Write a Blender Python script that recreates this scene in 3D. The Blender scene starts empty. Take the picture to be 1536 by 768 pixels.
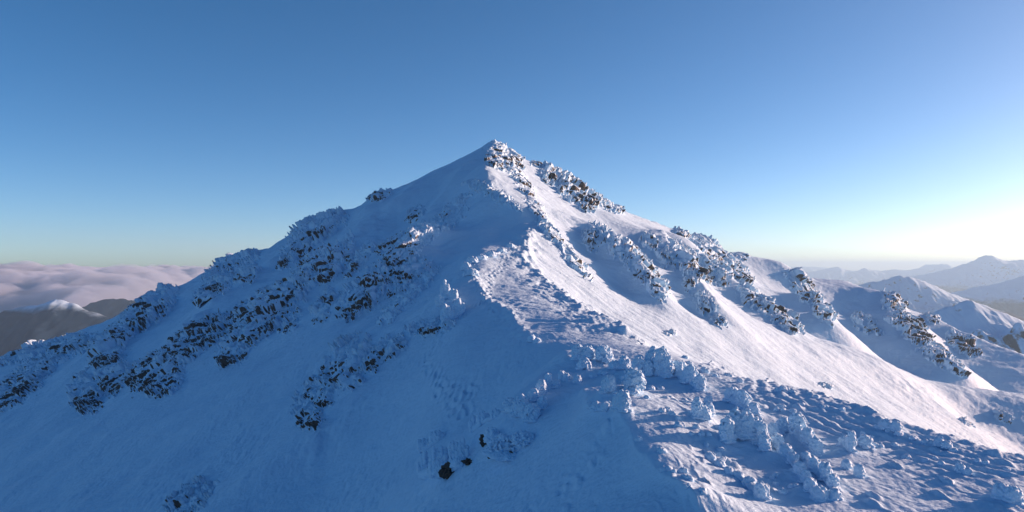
import bpy, math, random, time
import numpy as np
from mathutils import Vector
T0 = time.time()
F = 1109.0           # focal length in photograph pixels (1536 wide)
PXC, HOR = 768.0, 400.0
rng = np.random.default_rng(7)
random.seed(7)
scene = bpy.context.scene
COL = scene.collection

# ------------------------------------------------------------------ noise
_perm = np.random.default_rng(3).permutation(256).astype(np.int32)
_perm = np.concatenate([_perm, _perm, _perm])
_ga = np.random.default_rng(5).uniform(0, 2 * np.pi, 256)
_gx, _gy = np.cos(_ga), np.sin(_ga)
_rv = np.random.default_rng(9).uniform(0, 1, (256, 3))

def pnoise(x, y, seed=0):
    x = np.asarray(x, float) + seed * 17.13; y = np.asarray(y, float) + seed * 9.71
    xi = np.floor(x).astype(np.int64); yi = np.floor(y).astype(np.int64)
    fx = x - xi; fy = y - yi; xi &= 255; yi &= 255
    u = fx * fx * fx * (fx * (fx * 6 - 15) + 10); v = fy * fy * fy * (fy * (fy * 6 - 15) + 10)
    def g(ix, iy, dx, dy):
        h = _perm[_perm[ix & 255] + (iy & 255)]
        return _gx[h] * dx + _gy[h] * dy
    a = g(xi, yi, fx, fy); b = g(xi + 1, yi, fx - 1, fy)
    c = g(xi, yi + 1, fx, fy - 1); d = g(xi + 1, yi + 1, fx - 1, fy - 1)
    return ((a + u * (b - a)) * (1 - v) + (c + u * (d - c)) * v) * 1.5

def fbm(x, y, octaves=4, seed=0, gain=.5):
    s = 0; a = 1; t = 0
    for k in range(octaves):
        s = s + a * pnoise(x * 2 ** k, y * 2 ** k, seed + k * 3); t += a; a *= gain
    return s / t * 1.3

def ridged(x, y, octaves=3, seed=0):
    s = 0; a = 1; t = 0
    for k in range(octaves):
        s = s + a * (1 - np.abs(pnoise(x * 2 ** k, y * 2 ** k, seed + k * 3)) * 2); t += a; a *= .5
    return s / t

def worley(x, y, seed=0):
    x = np.asarray(x, float) + seed * 5.37; y = np.asarray(y, float) + seed * 3.19
    xi = np.floor(x).astype(np.int64); yi = np.floor(y).astype(np.int64)
    f1 = np.full(x.shape, 9.); f2 = np.full(x.shape, 9.); cid = np.zeros(x.shape)
    for dx in (-1, 0, 1):
        for dy in (-1, 0, 1):
            h = _perm[_perm[(xi + dx) & 255] + ((yi + dy) & 255)]
            r = _rv[h]
            d = np.hypot(xi + dx + r[..., 0] - x, yi + dy + r[..., 1] - y)
            near = d < f1
            f2 = np.where(near, f1, np.minimum(f2, d)); cid = np.where(near, r[..., 2], cid)
            f1 = np.where(near, d, f1)
    return f1, f2, cid

def facets(x, y, seed=0):
    """cells with a random level, their offset vector and how far the next cell is"""
    x = np.asarray(x, float) + seed * 5.37; y = np.asarray(y, float) + seed * 3.19
    xi = np.floor(x).astype(np.int64); yi = np.floor(y).astype(np.int64)
    f1 = np.full(x.shape, 9.); f2 = np.full(x.shape, 9.); c = np.zeros(x.shape); c2 = np.zeros(x.shape); ox = np.zeros(x.shape); oy = np.zeros(x.shape)
    for dx in (-1, 0, 1):
        for dy in (-1, 0, 1):
            h = _perm[_perm[(xi + dx) & 255] + ((yi + dy) & 255)]
            r = _rv[h]; ex = x - (xi + dx + r[..., 0]); ey = y - (yi + dy + r[..., 1]); d = np.hypot(ex, ey)
            near = d < f1
            f2 = np.where(near, f1, np.minimum(f2, d)); f1 = np.where(near, d, f1)
            c = np.where(near, r[..., 2], c); c2 = np.where(near, _rv[(h + 91) & 255][..., 0], c2); ox = np.where(near, ex, ox); oy = np.where(near, ey, oy)
    return f2 - f1, c, c2, ox, oy

def sstep(a, b, x):
    t = np.clip((x - a) / (b - a), 0, 1); return t * t * (3 - 2 * t)

# ------------------------------------------------------------------ large form of the mountain
def P(px, py, D): return ((px - PXC) / F * D, D, (HOR - py) / F * D)
LP = (-67.2, .473, .30); RP = (-80., -.5, .30)         # the two flanks (z = c + gx x + gy y)
def on(pl, px, py, off=0.):
    a = (px - PXC) / F; b = (py - HOR) / F
    D = (pl[0] + off) / (-b - pl[1] * a - pl[2]); return P(px, py, D)
def onL(px, py, off=0.): return on(LP, px, py, off)
def onR(px, py, off=0.): return on(RP, px, py, off)

SKY = [(-400, 690, 700), (-150, 615, 680), (-60, 572, 665), (0, 545, 650), (12, 540, 648), (45, 521, 645), (86, 512, 640), (105, 503, 635), (120, 497, 632), (160, 482, 625), (200, 463, 618), (235, 442, 612),
       (270, 429, 608), (300, 415, 604), (335, 394, 600), (357, 385, 596), (385, 379, 592), (430, 364, 588), (445, 348, 586), (470, 330, 583), (507, 319, 580), (540, 309, 577),
       (565, 291, 575), (600, 281, 573), (650, 257, 570), (700, 233, 568), (722, 220, 566), (742, 213, 565), (762, 222, 565), (790, 241, 566), (809, 246, 566), (840, 263, 567), (880, 287, 572),
       (900, 301, 577), (935, 317, 590), (975, 331, 610), (1013, 343, 635), (1062, 362, 700), (1091, 379, 745), (1120, 385, 785), (1136, 389, 785), (1169, 394, 765), (1193, 406, 745),
       (1220, 417, 900), (1240, 419, 895), (1271, 423, 885), (1312, 438, 840), (1338, 443, 812), (1359, 461, 900), (1385, 471, 890), (1405, 477, 880), (1447, 498, 810), (1499, 519, 778),
       (1536, 532, 749), (1620, 570, 720), (1900, 690, 700)]
_sx = np.array([s[0] for s in SKY], float); _sD = np.array([s[2] for s in SKY], float)
def Dsil(px): return np.interp(px, _sx, _sD)

ctrl = [P(*s) for s in SKY]
ctrl += [onL(px, py) for px, py in [(620, 300), (540, 380), (500, 420), (440, 480), (520, 500), (380, 520), (420, 580),
        (330, 620), (300, 560), (200, 570), (240, 640), (120, 640), (40, 640), (150, 720), (0, 768), (260, 720), (0, 700), (400, 700), (400, 768), (-100, 768),
        (500, 640), (560, 600), (600, 470)]] + [onL(px, py, -3.5) for px, py in [(620, 380), (640, 400), (600, 365), (650, 350), (590, 400), (560, 430)]]
ctrl += [onR(px, py) for px, py in [(770, 260), (790, 300), (820, 330), (850, 330), (840, 400), (900, 430), (900, 470), (1000, 490), (1000, 515), (1040, 540), (1100, 520), (1100, 555), (1180, 540), (1200, 585), (1280, 570), (1290, 612), (1350, 590), (1400, 640), (1450, 620), (1500, 660), (1536, 680),
        (1200, 500), (1250, 515), (1300, 536), (1350, 557), (1400, 575), (1450, 594), (1500, 613), (1536, 626), (1620, 660), (1750, 720)]]
for px, py, d, dr in [(1150, 475, 60, 26), (1200, 496, 50, 30), (1250, 515, 50, 34), (1300, 536, 50, 34), (1350, 557, 50, 34), (1400, 575, 45, 30), (1450, 594, 45, 30), (1500, 613, 45, 28), (1560, 640, 45, 28)]:
    x, y, z = onR(px, py); k = (y + d) / y
    ctrl.append((x * k, y + d, z * k - dr))
# far faces on the right: three spurs, each turning a shaded side to the left
def onP(c, px, py): return on((c, .08, .22), px, py)
ctrl += [onP(-191, *p) for p in [(1221, 446), (1243, 482), (1150, 432), (1180, 455), (1205, 480)]]
ctrl += [onP(-245, *p) for p in [(1345, 470), (1359, 489), (1390, 518), (1416, 536), (1442, 556), (1260, 470), (1245, 500), (1300, 536), (1290, 490), (1330, 520), (1370, 560), (1400, 572), (1310, 460)]]
ctrl += [onP(-294, *p) for p in [(1400, 505), (1447, 525), (1500, 560), (1536, 590), (1450, 555), (1485, 575), (1536, 560), (1500, 590)]]
# right flank: ribs (raised) and the gullies on their left (sunk)
ctrl += [onR(px, py, off * .42) for px, py, off in [(892, 340, 9), (909, 358, 11), (930, 375, 12), (957, 404, 12), (980, 432, 10), (1000, 456, 7),
        (985, 352, 9), (1000, 368, 11), (1025, 395, 12), (1047, 425, 12), (1062, 458, 11), (1085, 490, 8),
        (1035, 362, 8), (1060, 385, 10), (1092, 412, 10), (1120, 432, 10), (1150, 455, 10), (1175, 478, 9), (1195, 492, 7),
        (845, 318, -5), (870, 350, -7), (895, 385, -7), (930, 425, -6), (960, 455, -4),
        (925, 338, -7), (950, 362, -8), (985, 402, -8), (1012, 440, -7), (1040, 475, -5),
        (990, 345, -5), (1020, 375, -7), (1055, 415, -8), (1085, 442, -7), (1120, 470, -5)]]
# main ridge, saddle
ctrl += [P(*c) for c in [(728, 226, 530), (712, 258, 432), (706, 273, 408), (740, 292, 388), (769, 305, 368), (797, 343, 335), (785, 360, 312), (755, 375, 285), (715, 392, 262), (700, 300, 398), (680, 300, 408), (650, 310, 430), (720, 315, 375), (745, 320, 366), (700, 340, 370), (740, 340, 350), (745, 355, 335), (720, 375, 320), (690, 380, 315), (690, 360, 335), (660, 370, 338), (690, 265, 450), (680, 400, 290), (700, 415, 240), (735, 420, 232), (780, 405, 262), (800, 425, 242), (700, 440, 216), (740, 450, 205), (842, 446, 225), (732, 462, 195), (766, 476, 178), (800, 465, 190), (840, 480, 172), (894, 484, 192), (942, 506, 165), (796, 512, 148), (830, 512, 146), (860, 500, 154), (900, 510, 143),
        (966, 514, 152), (700, 475, 196), (660, 470, 210), (640, 500, 195), (700, 530, 160), (760, 540, 143), (640, 560, 165), (580, 560, 185)]]
# foreground hump: left crest, bench, right lip
ctrl += [P(*c) for c in [(860, 530, 131), (872, 560, 114), (880, 590, 98), (884, 612, 86), (903, 637, 78), (940, 665, 71.5), (975, 700, 64), (1005, 745, 57), (1030, 775, 52.5),
        (900, 540, 122), (930, 545, 116), (975, 545, 111), (1000, 560, 106), (1010, 532, 124), (1060, 552, 116), (1150, 577, 105), (1240, 607, 92), (1330, 640, 82), (1430, 672, 76), (1536, 706, 70.5), (1620, 735, 64),
        (1000, 600, 91.5), (1112, 640, 78.5), (1050, 600, 92), (1100, 700, 67), (1180, 640, 80), (1250, 745, 59.5), (1200, 690, 69), (1300, 700, 67.5), (1330, 662, 77), (1400, 700, 68), (1100, 748, 58.5), (1450, 768, 56.5), (1536, 768, 56), (1180, 768, 56),
        (850, 590, 104), (820, 560, 122), (780, 590, 117), (850, 660, 83), (850, 720, 72), (900, 700, 70), (950, 745, 62), (850, 768, 66), (760, 640, 103), (780, 700, 88), (700, 768, 88), (700, 700, 103), (700, 640, 128),
        (600, 768, 111), (620, 680, 132), (620, 620, 152), (520, 768, 126), (500, 700, 152)]]
ctrl += [(0, 30, -27), (0, 8, -30), (12, 35, -22), (30, 30, -19), (45, 40, -19.5), (-30, 45, -44), (-60, 60, -64), (-110, 80, -85), (80, 80, -50), (110, 120, -72), (60, 150, -44), (90, 180, -60), (140, 100, -90),
         (70, 110, -42), (-60, 10, -66), (80, 20, -46), (200, 150, -130), (-220, 120, -120)]
ctrl = np.array(ctrl)

def planes(x, y):
    l = LP[0] + LP[1] * x + LP[2] * y; r = RP[0] + RP[1] * x + RP[2] * y
    k = 5.; h = np.clip(.5 + .5 * (r - l) / k, 0, 1)
    return r * (1 - h) + l * h - k * h * (1 - h)
def _ker(d2): return .5 * d2 * np.log(d2 + 1e-6)
_S = 100.
_cx, _cy = ctrl[:, 0] / _S, ctrl[:, 1] / _S
_n = len(ctrl)
_K = _ker((_cx[:, None] - _cx) ** 2 + (_cy[:, None] - _cy) ** 2) + np.eye(_n) * 2e-4
_A = np.zeros((_n + 3, _n + 3)); _A[:_n, :_n] = _K
_A[:_n, _n] = 1; _A[:_n, _n + 1] = _cx; _A[:_n, _n + 2] = _cy; _A[_n:, :_n] = _A[:_n, _n:].T
_w = np.linalg.solve(_A, np.concatenate([ctrl[:, 2] - planes(ctrl[:, 0], ctrl[:, 1]), [0, 0, 0]]))
def tps(x, y):
    xs = x.ravel() / _S; ys = y.ravel() / _S; out = np.empty(xs.size)
    for i in range(0, xs.size, 20000):
        a = xs[i:i + 20000, None]; b = ys[i:i + 20000, None]
        out[i:i + 20000] = _ker((a - _cx) ** 2 + (b - _cy) ** 2) @ _w[:_n] + _w[_n] + _w[_n + 1] * a[:, 0] + _w[_n + 2] * b[:, 0]
    return out.reshape(x.shape)

# fan-shaped sampling grid: fine inside the view, coarse outside it
ac = np.concatenate([np.linspace(-2.2, -.80, 45)[:-1], np.arange(-.80, .80, .00112), np.linspace(.80, 2.2, 45)])
Dr = np.concatenate([np.geomspace(9, 44, 45)[:-1], np.geomspace(44, 1000, 1060)[:-1], np.geomspace(1000, 1500, 40)])
NA, ND = len(ac), len(Dr)
# coarse TPS, then cubic upsampling
cac = np.concatenate([np.linspace(-2.2, -.80, 24)[:-1], np.linspace(-.80, .80, 340)[:-1], np.linspace(.80, 2.2, 24)])
clD = np.linspace(math.log(9), math.log(2400), 420)
CA, CD = np.meshgrid(cac, np.exp(clD), indexing='ij')
def rawmacro(a, D):
    Dc = np.minimum(D, Dsil(PXC + a * F))
    x = a * Dc
    z = planes(x, Dc) + tps(x, Dc)
    d = np.maximum(D - Dc, 0)
    return z - (np.sqrt(d * d + 100) - 10) * .62
CZ = rawmacro(CA, CD)
def cubic1(axis_src, axis_dst, M):
    i = np.clip(np.searchsorted(axis_src, axis_dst) - 1, 1, len(axis_src) - 3)
    x = [axis_src[i + k] for k in (-1, 0, 1, 2)]
    out = 0
    for k in range(4):
        w = 1.
        for j in range(4):
            if j != k: w = w * (axis_dst - x[j]) / (x[k] - x[j])
        out = out + w[:, None] * M[i + k - 1]
    return out
Z = cubic1(clD, np.log(Dr), cubic1(cac, ac, CZ).T).T.copy()
A, DD = np.meshgrid(ac, Dr, indexing='ij')
X = A * DD; Y = DD
PXg = PXC + A * F

def hit(px, py, Zs=None):
    """where the sight line through a photograph pixel meets the mountain (nearest crossing)"""
    Zs = Z if Zs is None else Zs
    a = (px - PXC) / F; i = int(np.clip(np.searchsorted(ac, a) - 1, 0, NA - 2)); w = (a - ac[i]) / (ac[i + 1] - ac[i])
    e = (Zs[i] * (1 - w) + Zs[i + 1] * w) / Dr; t = (HOR - py) / F
    j0 = 40; m = e[j0:] >= t
    j = int(np.argmax(m)) + j0 if m.any() else int(np.argmax(e))
    if not m.any() or j == j0: D = Dr[j]
    else: D = Dr[j - 1] + (Dr[j] - Dr[j - 1]) * (t - e[j - 1]) / (e[j] - e[j - 1] + 1e-12)
    return np.array([a * D, D, np.interp(D, Dr, e * Dr)])

def zat(a, D, Zs=None):
    Zs = Z if Zs is None else Zs
    a = np.asarray(a, float); D = np.asarray(D, float)
    i = np.clip(np.searchsorted(ac, a) - 1, 0, NA - 2); j = np.clip(np.searchsorted(Dr, D) - 1, 0, ND - 2)
    u = (a - ac[i]) / (ac[i + 1] - ac[i]); v = (D - Dr[j]) / (Dr[j + 1] - Dr[j])
    return (Zs[i, j] * (1 - u) + Zs[i + 1, j] * u) * (1 - v) + (Zs[i, j + 1] * (1 - u) + Zs[i + 1, j + 1] * u) * v

# ------------------------------------------------------------------ ribs, lips, gullies
def pline(pts, x, y):
    """signed distance (left of travel +) and parameter along a world polyline"""
    best = np.full(x.shape, 1e9); sg = np.zeros(x.shape); tt = np.zeros(x.shape); L = 0.
    for (p, q) in zip(pts[:-1], pts[1:]):
        d = q[:2] - p[:2]; l = np.hypot(*d); 
        if l < 1e-6: continue
        t = np.clip(((x - p[0]) * d[0] + (y - p[1]) * d[1]) / l ** 2, 0, 1)
        ex = x - p[0] - t * d[0]; ey = y - p[1] - t * d[1]; r = np.hypot(ex, ey)
        n = r < best; best = np.where(n, r, best); sg = np.where(n, np.sign(d[0] * ey - d[1] * ex), sg); tt = np.where(n, L + t * l, tt); L += l
    return best * np.where(sg == 0, 1, sg), tt, L
Zm = Z.copy()
def rib(pix, amp, wl, wr, rough=.35, seed=0, power=1.4, ends=.15, wob=None):
    """raise a rib along the ground under a pixel polyline; wl / wr are its widths to either side"""
    pts = [hit(px, py, Zm) for px, py in pix]
    arr = np.array(pts); pad = 3.2 * max(wl, wr)
    m = (X > arr[:, 0].min() - pad) & (X < arr[:, 0].max() + pad) & (Y > arr[:, 1].min() - pad) & (Y < arr[:, 1].max() + pad)
    x, y = X[m], Y[m]
    wob = wl * .35 if wob is None else wob
    xx = x + wob * fbm(x / (wl * 2.2), y / (wl * 2.2), 3, seed + 11); yy = y + wob * fbm(x / (wl * 2.2), y / (wl * 2.2), 3, seed + 23)
    d, t, L = pline(pts, xx, yy)
    w = np.where(d > 0, wl, wr)
    env = sstep(0, ends * L + 1e-3, t) * sstep(L, L - ends * L - 1e-3, t) if ends > 0 else 1.
    prof = np.exp(-(np.abs(d) / w) ** power)
    Z[m] += amp * prof * env * (1 + rough * fbm(x / (wl * 1.6), y / (wl * 1.6), 3, seed))
# right flank: knobbly crests of the rock ribs
rib([(745, 222), (775, 262), (800, 300), (822, 350), (850, 390), (878, 415)], 1.8, 8, 10, .5, 1)
rib([(715, 255), (735, 285), (765, 315)], 2, 5, 6, .6, 31)
rib([(892, 338), (925, 370), (957, 400), (985, 435), (1010, 462)], 3.5, 6, 9, .5, 2)
rib([(985, 350), (1000, 370), (1036, 408), (1055, 440), (1088, 492)], 3, 6, 9, .5, 3)
rib([(1035, 360), (1062, 385), (1110, 425), (1165, 465), (1197, 494)], 3, 6, 9, .5, 5)
# left flank ribs
rib([(708, 243), (675, 285), (645, 325), (610, 360)], 3.0, 9, 9, .5, 32)
rib([(640, 268), (600, 305), (565, 345), (540, 380)], 3.0, 9, 9, .5, 33)
rib([(570, 296), (540, 350), (510, 385), (480, 415), (430, 455), (390, 490), (350, 530), (310, 560)], 6, 15, 15, .4, 8)
rib([(655, 315), (620, 360), (585, 400), (550, 435), (515, 468), (480, 500)], 4, 13, 13, .4, 9)
rib([(480, 330), (440, 380), (390, 415), (340, 450), (300, 490), (255, 560), (220, 600)], 6.5, 14, 14, .4, 10)
rib([(360, 390), (300, 430), (235, 455), (180, 505), (140, 580)], 6, 14, 14, .4, 12)
rib([(690, 425), (670, 450), (640, 485), (575, 525), (530, 560), (495, 595), (478, 612)], 3.2, 7, 6, .4, 13)
rib([(868, 528), (835, 560), (800, 595), (765, 625), (735, 655), (690, 695), (640, 720)], 2.0, 5, 5, .4, 14)
rib([(500, 660), (420, 700), (340, 740), (290, 765)], 2.0, 8, 8, .4, 15)
# lips that shade the bench and the saddle (steep on the sun side, drawn out on the other)
rib([(797, 343), (790, 400), (815, 425), (842, 445), (894, 483), (945, 508), (968, 515)], 2.4, 2.6, 7, .5, 16, 1.1, .05, 3.2)
rib([(1000, 533), (1060, 552), (1150, 577), (1240, 607), (1330, 640), (1430, 672), (1536, 706), (1640, 742)], 1.3, 1.2, 6, .35, 17, 1.0, .02)
rib([(700, 410), (735, 455), (768, 477), (798, 512)], 1.0, 2., 4, .5, 18, 1.2, .1)
rib([(880, 585), (886, 613), (903, 637), (940, 665), (975, 700), (1005, 745), (1030, 775)], 1.2, 7.0, .9, .25, 19, 1.0, .08)

# ------------------------------------------------------------------ relief of the snow
def falloff(D0, D1): return sstep(D1, D0, DD)
rel = 1.6 * fbm(X / 62, Y / 62, 3, 41) * sstep(90, 260, DD) + .8 * fbm(X / 19, Y / 19, 4, 43) * sstep(60, 160, DD)
far = sstep(200, 420, DD)
rel += far * .5 * ridged(X / 11, Y / 11, 2, 47) * sstep(-.05, .35, fbm(X / 70, Y / 70, 2, 49))
# rills down the sunlit flank
uu = (X * .514 + Y * .857); vv = (X * .857 - Y * .514)
right = sstep(-6, 25, X + 13 + .0 * Y) * sstep(120, 220, DD)
rel += right * (.20 * fbm(uu / 2.2, vv / 75, 3, 51) - .28 * sstep(.22, .5, pnoise(uu / 3.1, vv / 60, 52)) * sstep(-.1, .3, fbm(X / 40, Y / 60, 2, 54)) + .25 * fbm(uu / 9, vv / 160, 2, 53))
# rills down the shaded flank
uu = (X * .53 - Y * .847); vv = (X * .847 + Y * .53)
left = sstep(5, -25, X) * sstep(90, 150, DD)
rel += left * (.26 * fbm(uu / 2.6, vv / 45, 3, 55) + .8 * fbm(uu / 10, vv / 90, 3, 57) + 1.7 * fbm(X / 36, Y / 36, 3, 58))
# wind-cut snow on the bench and the saddle
nearm = sstep(330, 200, DD)
q = X * .98 + Y * .19; s = -X * .19 + Y * .98
wx = q + .5 * fbm(X / 5, Y / 9, 2, 61)
sas = ridged(wx / 2.8, s / 16, 3, 59); sas2 = ridged(wx / 1.05, s / 5.0, 2, 60)
wm = sstep(-.2, .25, fbm(X / 12, Y / 17, 3, 63)); wm2 = sstep(-.1, .3, fbm(X / 6, Y / 11, 2, 64))
bench = sstep(-2, 9, X) * nearm
close = falloff(75, 190)
rel += bench * (.20 * np.maximum(sas - .55, 0) ** .8 * (.05 + .95 * wm * wm2) + close * .17 * np.maximum(sas2 - .5, 0) * (.15 + .85 * wm2) + .05 * fbm(X / .7, Y / 1.2, 2, 65) * close)
f1, f2, cid = worley(X / 1.3, Y / 3.2, 67)
rel += bench * falloff(70, 150) * .30 * sstep(.42, .12, f1) * (cid > .72) * wm2
rel += nearm * (1 - sstep(-2, 9, X)) * (.24 * fbm(X / 1.6, Y / 2.6, 3, 69) * sstep(-.1, .3, fbm(X / 18, Y / 18, 2, 71)) + .07 * fbm(X / .7, Y / .7, 2, 73) * close)
Z += rel
zz = np.maximum(sstep(1150, 1500, DD), sstep(1.5, 2.1, np.abs(A)))
Z = Z * (1 - zz) - 958 * zz
Z = np.maximum(Z, -955 - 10 * pnoise(X / 300, Y / 300, 2))

# a worn band of long parallel furrows under the lip
for amp_, pix in zip((.06, .13), ([(797, 343), (790, 400), (815, 425), (842, 445), (894, 483), (945, 508), (968, 515)], [(1000, 533), (1060, 552), (1150, 577), (1240, 607), (1330, 640), (1430, 672), (1536, 706), (1640, 742)])):
    arr = np.array([hit(a_, b_, Zm) for a_, b_ in pix])
    m = (X > arr[:, 0].min() - 20) & (X < arr[:, 0].max() + 6) & (Y > arr[:, 1].min() - 6) & (Y < arr[:, 1].max() + 6)
    x, y = X[m], Y[m]
    d, t, L = pline(arr, x + .5 * fbm(x / 9, y / 9, 2, 81), y + .5 * fbm(x / 9, y / 9, 2, 82))
    d = -d
    band = sstep(.4, 2.0, d) * sstep(13, 8, d) * sstep(0, 8, t) * sstep(L, L - 8, t)
    Z[m] += band * (amp_ * np.sin(d * 2 * np.pi / 1.7 + 1.5 * fbm(x / 5, y / 11, 2, 83)) * (.4 + .6 * sstep(-.2, .3, fbm(x / 6, y / 9, 2, 84))) + .10 * fbm(x / .8, y / 1.1, 2, 85))
# drifts packed round the rime boulders, tailing off away from the sun side
for px, py, w_, h_ in [(874, 541, 40, 20), (906, 543, 30, 18), (928, 554, 36, 14), (965, 564, 40, 24), (988, 566, 50, 34), (950, 590, 46, 30), (913, 590, 26, 18), (934, 620, 34, 26), (1020, 566, 30, 18), (1040, 578, 34, 24),
                       (1052, 630, 40, 24), (1108, 608, 46, 22), (1130, 622, 30, 14), (1118, 668, 80, 30), (1175, 656, 24, 20), (1206, 668, 50, 30), (1180, 686, 40, 20), (1204, 712, 36, 20), (1224, 738, 44, 22),
                       (1238, 716, 44, 24), (1274, 680, 30, 22), (1296, 672, 34, 16), (1338, 648, 50, 14), (1510, 750, 60, 24), (1100, 716, 60, 14), (1142, 746, 44, 20), (782, 626, 60, 22), (815, 596, 40, 16), (760, 676, 90, 16), (665, 712, 80, 22), (672, 458, 34, 20)]:
    c = hit(px, py); m_ = c[1] / F; W_, H_ = w_ * m_, h_ * m_
    i0, i1 = np.searchsorted(ac, [(c[0] - 5 * W_) / (c[1] - 2 * W_), (c[0] + 3 * W_) / (c[1] - 2 * W_)]); j0, j1 = np.searchsorted(Dr, [c[1] - 3 * W_, c[1] + 3 * W_])
    sl = (slice(i0, i1), slice(j0, j1)); dx, dy = X[sl] - c[0], Y[sl] - c[1]
    dy = dy - .12 * dx
    Z[sl] += .36 * H_ * np.exp(-(dx / np.where(dx < 0, 1.5 * W_, .55 * W_)) ** 2 - (dy / (.5 * W_)) ** 2) * (1 + .5 * fbm(X[sl] / (W_ * .5), Y[sl] / (W_ * .5), 2, 77))

# footprints across the shaded saddle
def prints(pix, n, spread, r=.5, dep=.34):
    pts = np.array([hit(px, py) for px, py in pix]); seg = np.r_[0, np.cumsum(np.hypot(*np.diff(pts[:, :2], axis=0).T))]
    for k in range(n):
        t = (k + rng.uniform(-.3, .3)) / n * seg[-1]
        x = np.interp(t, seg, pts[:, 0]) + rng.normal(0, spread) + (.35 if k % 2 else -.35); y = np.interp(t, seg, pts[:, 1]) + rng.normal(0, spread)
        a = x / y; i0, i1 = np.searchsorted(ac, [(x - 1.6) / y, (x + 1.6) / y]); j0, j1 = np.searchsorted(Dr, [y - 1.6, y + 1.6])
        sl = (slice(i0, i1), slice(j0, j1))
        d2 = ((X[sl] - x) / r) ** 2 + ((Y[sl] - y) / (r * 1.5)) ** 2
        Z[sl] += dep * (-np.exp(-d2) + .45 * np.exp(-(np.sqrt(d2) - 1.7) ** 2 * 3))
prints([(641, 541), (650, 562), (662, 583), (678, 602), (690, 628)], 46, .5)
prints([(662, 583), (690, 590), (715, 606)], 26, .9)
prints([(700, 385), (716, 420), (728, 452), (742, 470)], 60, .5, .5, .3)
prints([(800, 345), (770, 372), (735, 415), (730, 450)], 50, .5, .5, .3)
prints([(641, 541), (660, 500), (700, 470), (728, 452)], 60, .6, .45, .22)
prints([(880, 700), (830, 740), (800, 768)], 30, 1.2, .3, .09)

# ------------------------------------------------------------------ mesh helpers
def new_obj(name, verts, faces, mat, parent=None, smooth=True, attrs=None):
    """one mesh object from numpy arrays; faces is (n,3) or (n,4)"""
    me = bpy.data.meshes.new(name)
    verts = np.ascontiguousarray(verts, dtype=np.float32); faces = np.ascontiguousarray(faces, dtype=np.int32)
    k = faces.shape[1]
    me.vertices.add(len(verts)); me.vertices.foreach_set('co', verts.ravel())
    me.loops.add(faces.size); me.loops.foreach_set('vertex_index', faces.ravel())
    me.polygons.add(len(faces)); me.polygons.foreach_set('loop_start', np.arange(0, faces.size, k, dtype=np.int32))
    me.polygons.foreach_set('use_smooth', np.full(len(faces), smooth))
    for an, av in (attrs or {}).items():
        at = me.attributes.new(an, 'FLOAT', 'POINT'); at.data.foreach_set('value', np.ascontiguousarray(av, dtype=np.float32).ravel())
    me.update(calc_edges=True); me.validate()
    me.materials.append(mat)
    o = bpy.data.objects.new(name, me); COL.objects.link(o)
    if parent is not None: o.parent = parent
    return o
def gridfaces(n, m):
    i = np.arange(n * m).reshape(n, m)
    return np.stack([i[:-1, :-1], i[1:, :-1], i[1:, 1:], i[:-1, 1:]], -1).reshape(-1, 4)
def tag(o, label=None, cat=None, group=None, kind=None):
    for k, v in (('label', label), ('category', cat), ('group', group), ('kind', kind)):
        if v: o[k] = v
    return o
def empty(name, loc):
    o = bpy.data.objects.new(name, None); COL.objects.link(o); o.location = loc; o.empty_display_size = .5
    return o

# ------------------------------------------------------------------ materials
def mat(name):
    m = bpy.data.materials.new(name); m.use_nodes = True; nt = m.node_tree; nt.nodes.clear()
    out = nt.nodes.new('ShaderNodeOutputMaterial'); b = nt.nodes.new('ShaderNodeBsdfPrincipled'); nt.links.new(b.outputs[0], out.inputs[0])
    return m, nt, b, out
def N(nt, t, **kw):
    n = nt.nodes.new(t)
    for k, v in kw.items():
        if k in n.inputs: n.inputs[k].default_value = v
        else: setattr(n, k, v)
    return n
def noise(nt, vec, scale, detail=3, rough=.55):
    n = N(nt, 'ShaderNodeTexNoise'); n.inputs['Scale'].default_value = scale; n.inputs['Detail'].default_value = detail; n.inputs['Roughness'].default_value = rough
    nt.links.new(vec, n.inputs['Vector']); return n.outputs['Fac']
def mapr(nt, v, a, b, c=0., d=1.):
    n = N(nt, 'ShaderNodeMapRange'); nt.links.new(v, n.inputs[0])
    for k, x in zip((1, 2, 3, 4), (a, b, c, d)): n.inputs[k].default_value = x
    return n.outputs[0]
def math_(nt, op, a, b=None):
    n = N(nt, 'ShaderNodeMath', operation=op)
    for k, v in enumerate((a, b)):
        if v is None: continue
        if isinstance(v, (int, float)): n.inputs[k].default_value = v
        else: nt.links.new(v, n.inputs[k])
    return n.outputs[0]
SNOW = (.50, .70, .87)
def mix(nt, f, a, b):
    n = N(nt, 'ShaderNodeMix', data_type='RGBA')
    nt.links.new(f, n.inputs[0])
    for k, v in ((6, a), (7, b)):
        if isinstance(v, tuple): n.inputs[k].default_value = v + (1,)
        else: nt.links.new(v, n.inputs[k])
    return n.outputs[2]
def bump(nt, b, h, strength, dist):
    n = N(nt, 'ShaderNodeBump'); n.inputs['Strength'].default_value = strength; n.inputs['Distance'].default_value = dist
    nt.links.new(h, n.inputs['Height']); nt.links.new(n.outputs[0], b.inputs['Normal'])
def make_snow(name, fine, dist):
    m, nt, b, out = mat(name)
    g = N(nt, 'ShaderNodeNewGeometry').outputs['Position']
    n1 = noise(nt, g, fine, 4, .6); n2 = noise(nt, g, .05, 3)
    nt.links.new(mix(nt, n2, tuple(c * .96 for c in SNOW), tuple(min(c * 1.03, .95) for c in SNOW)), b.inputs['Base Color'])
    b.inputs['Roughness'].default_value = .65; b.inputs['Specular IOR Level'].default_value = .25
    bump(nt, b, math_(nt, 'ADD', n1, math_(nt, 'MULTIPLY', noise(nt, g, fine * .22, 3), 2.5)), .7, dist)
    return m
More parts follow.
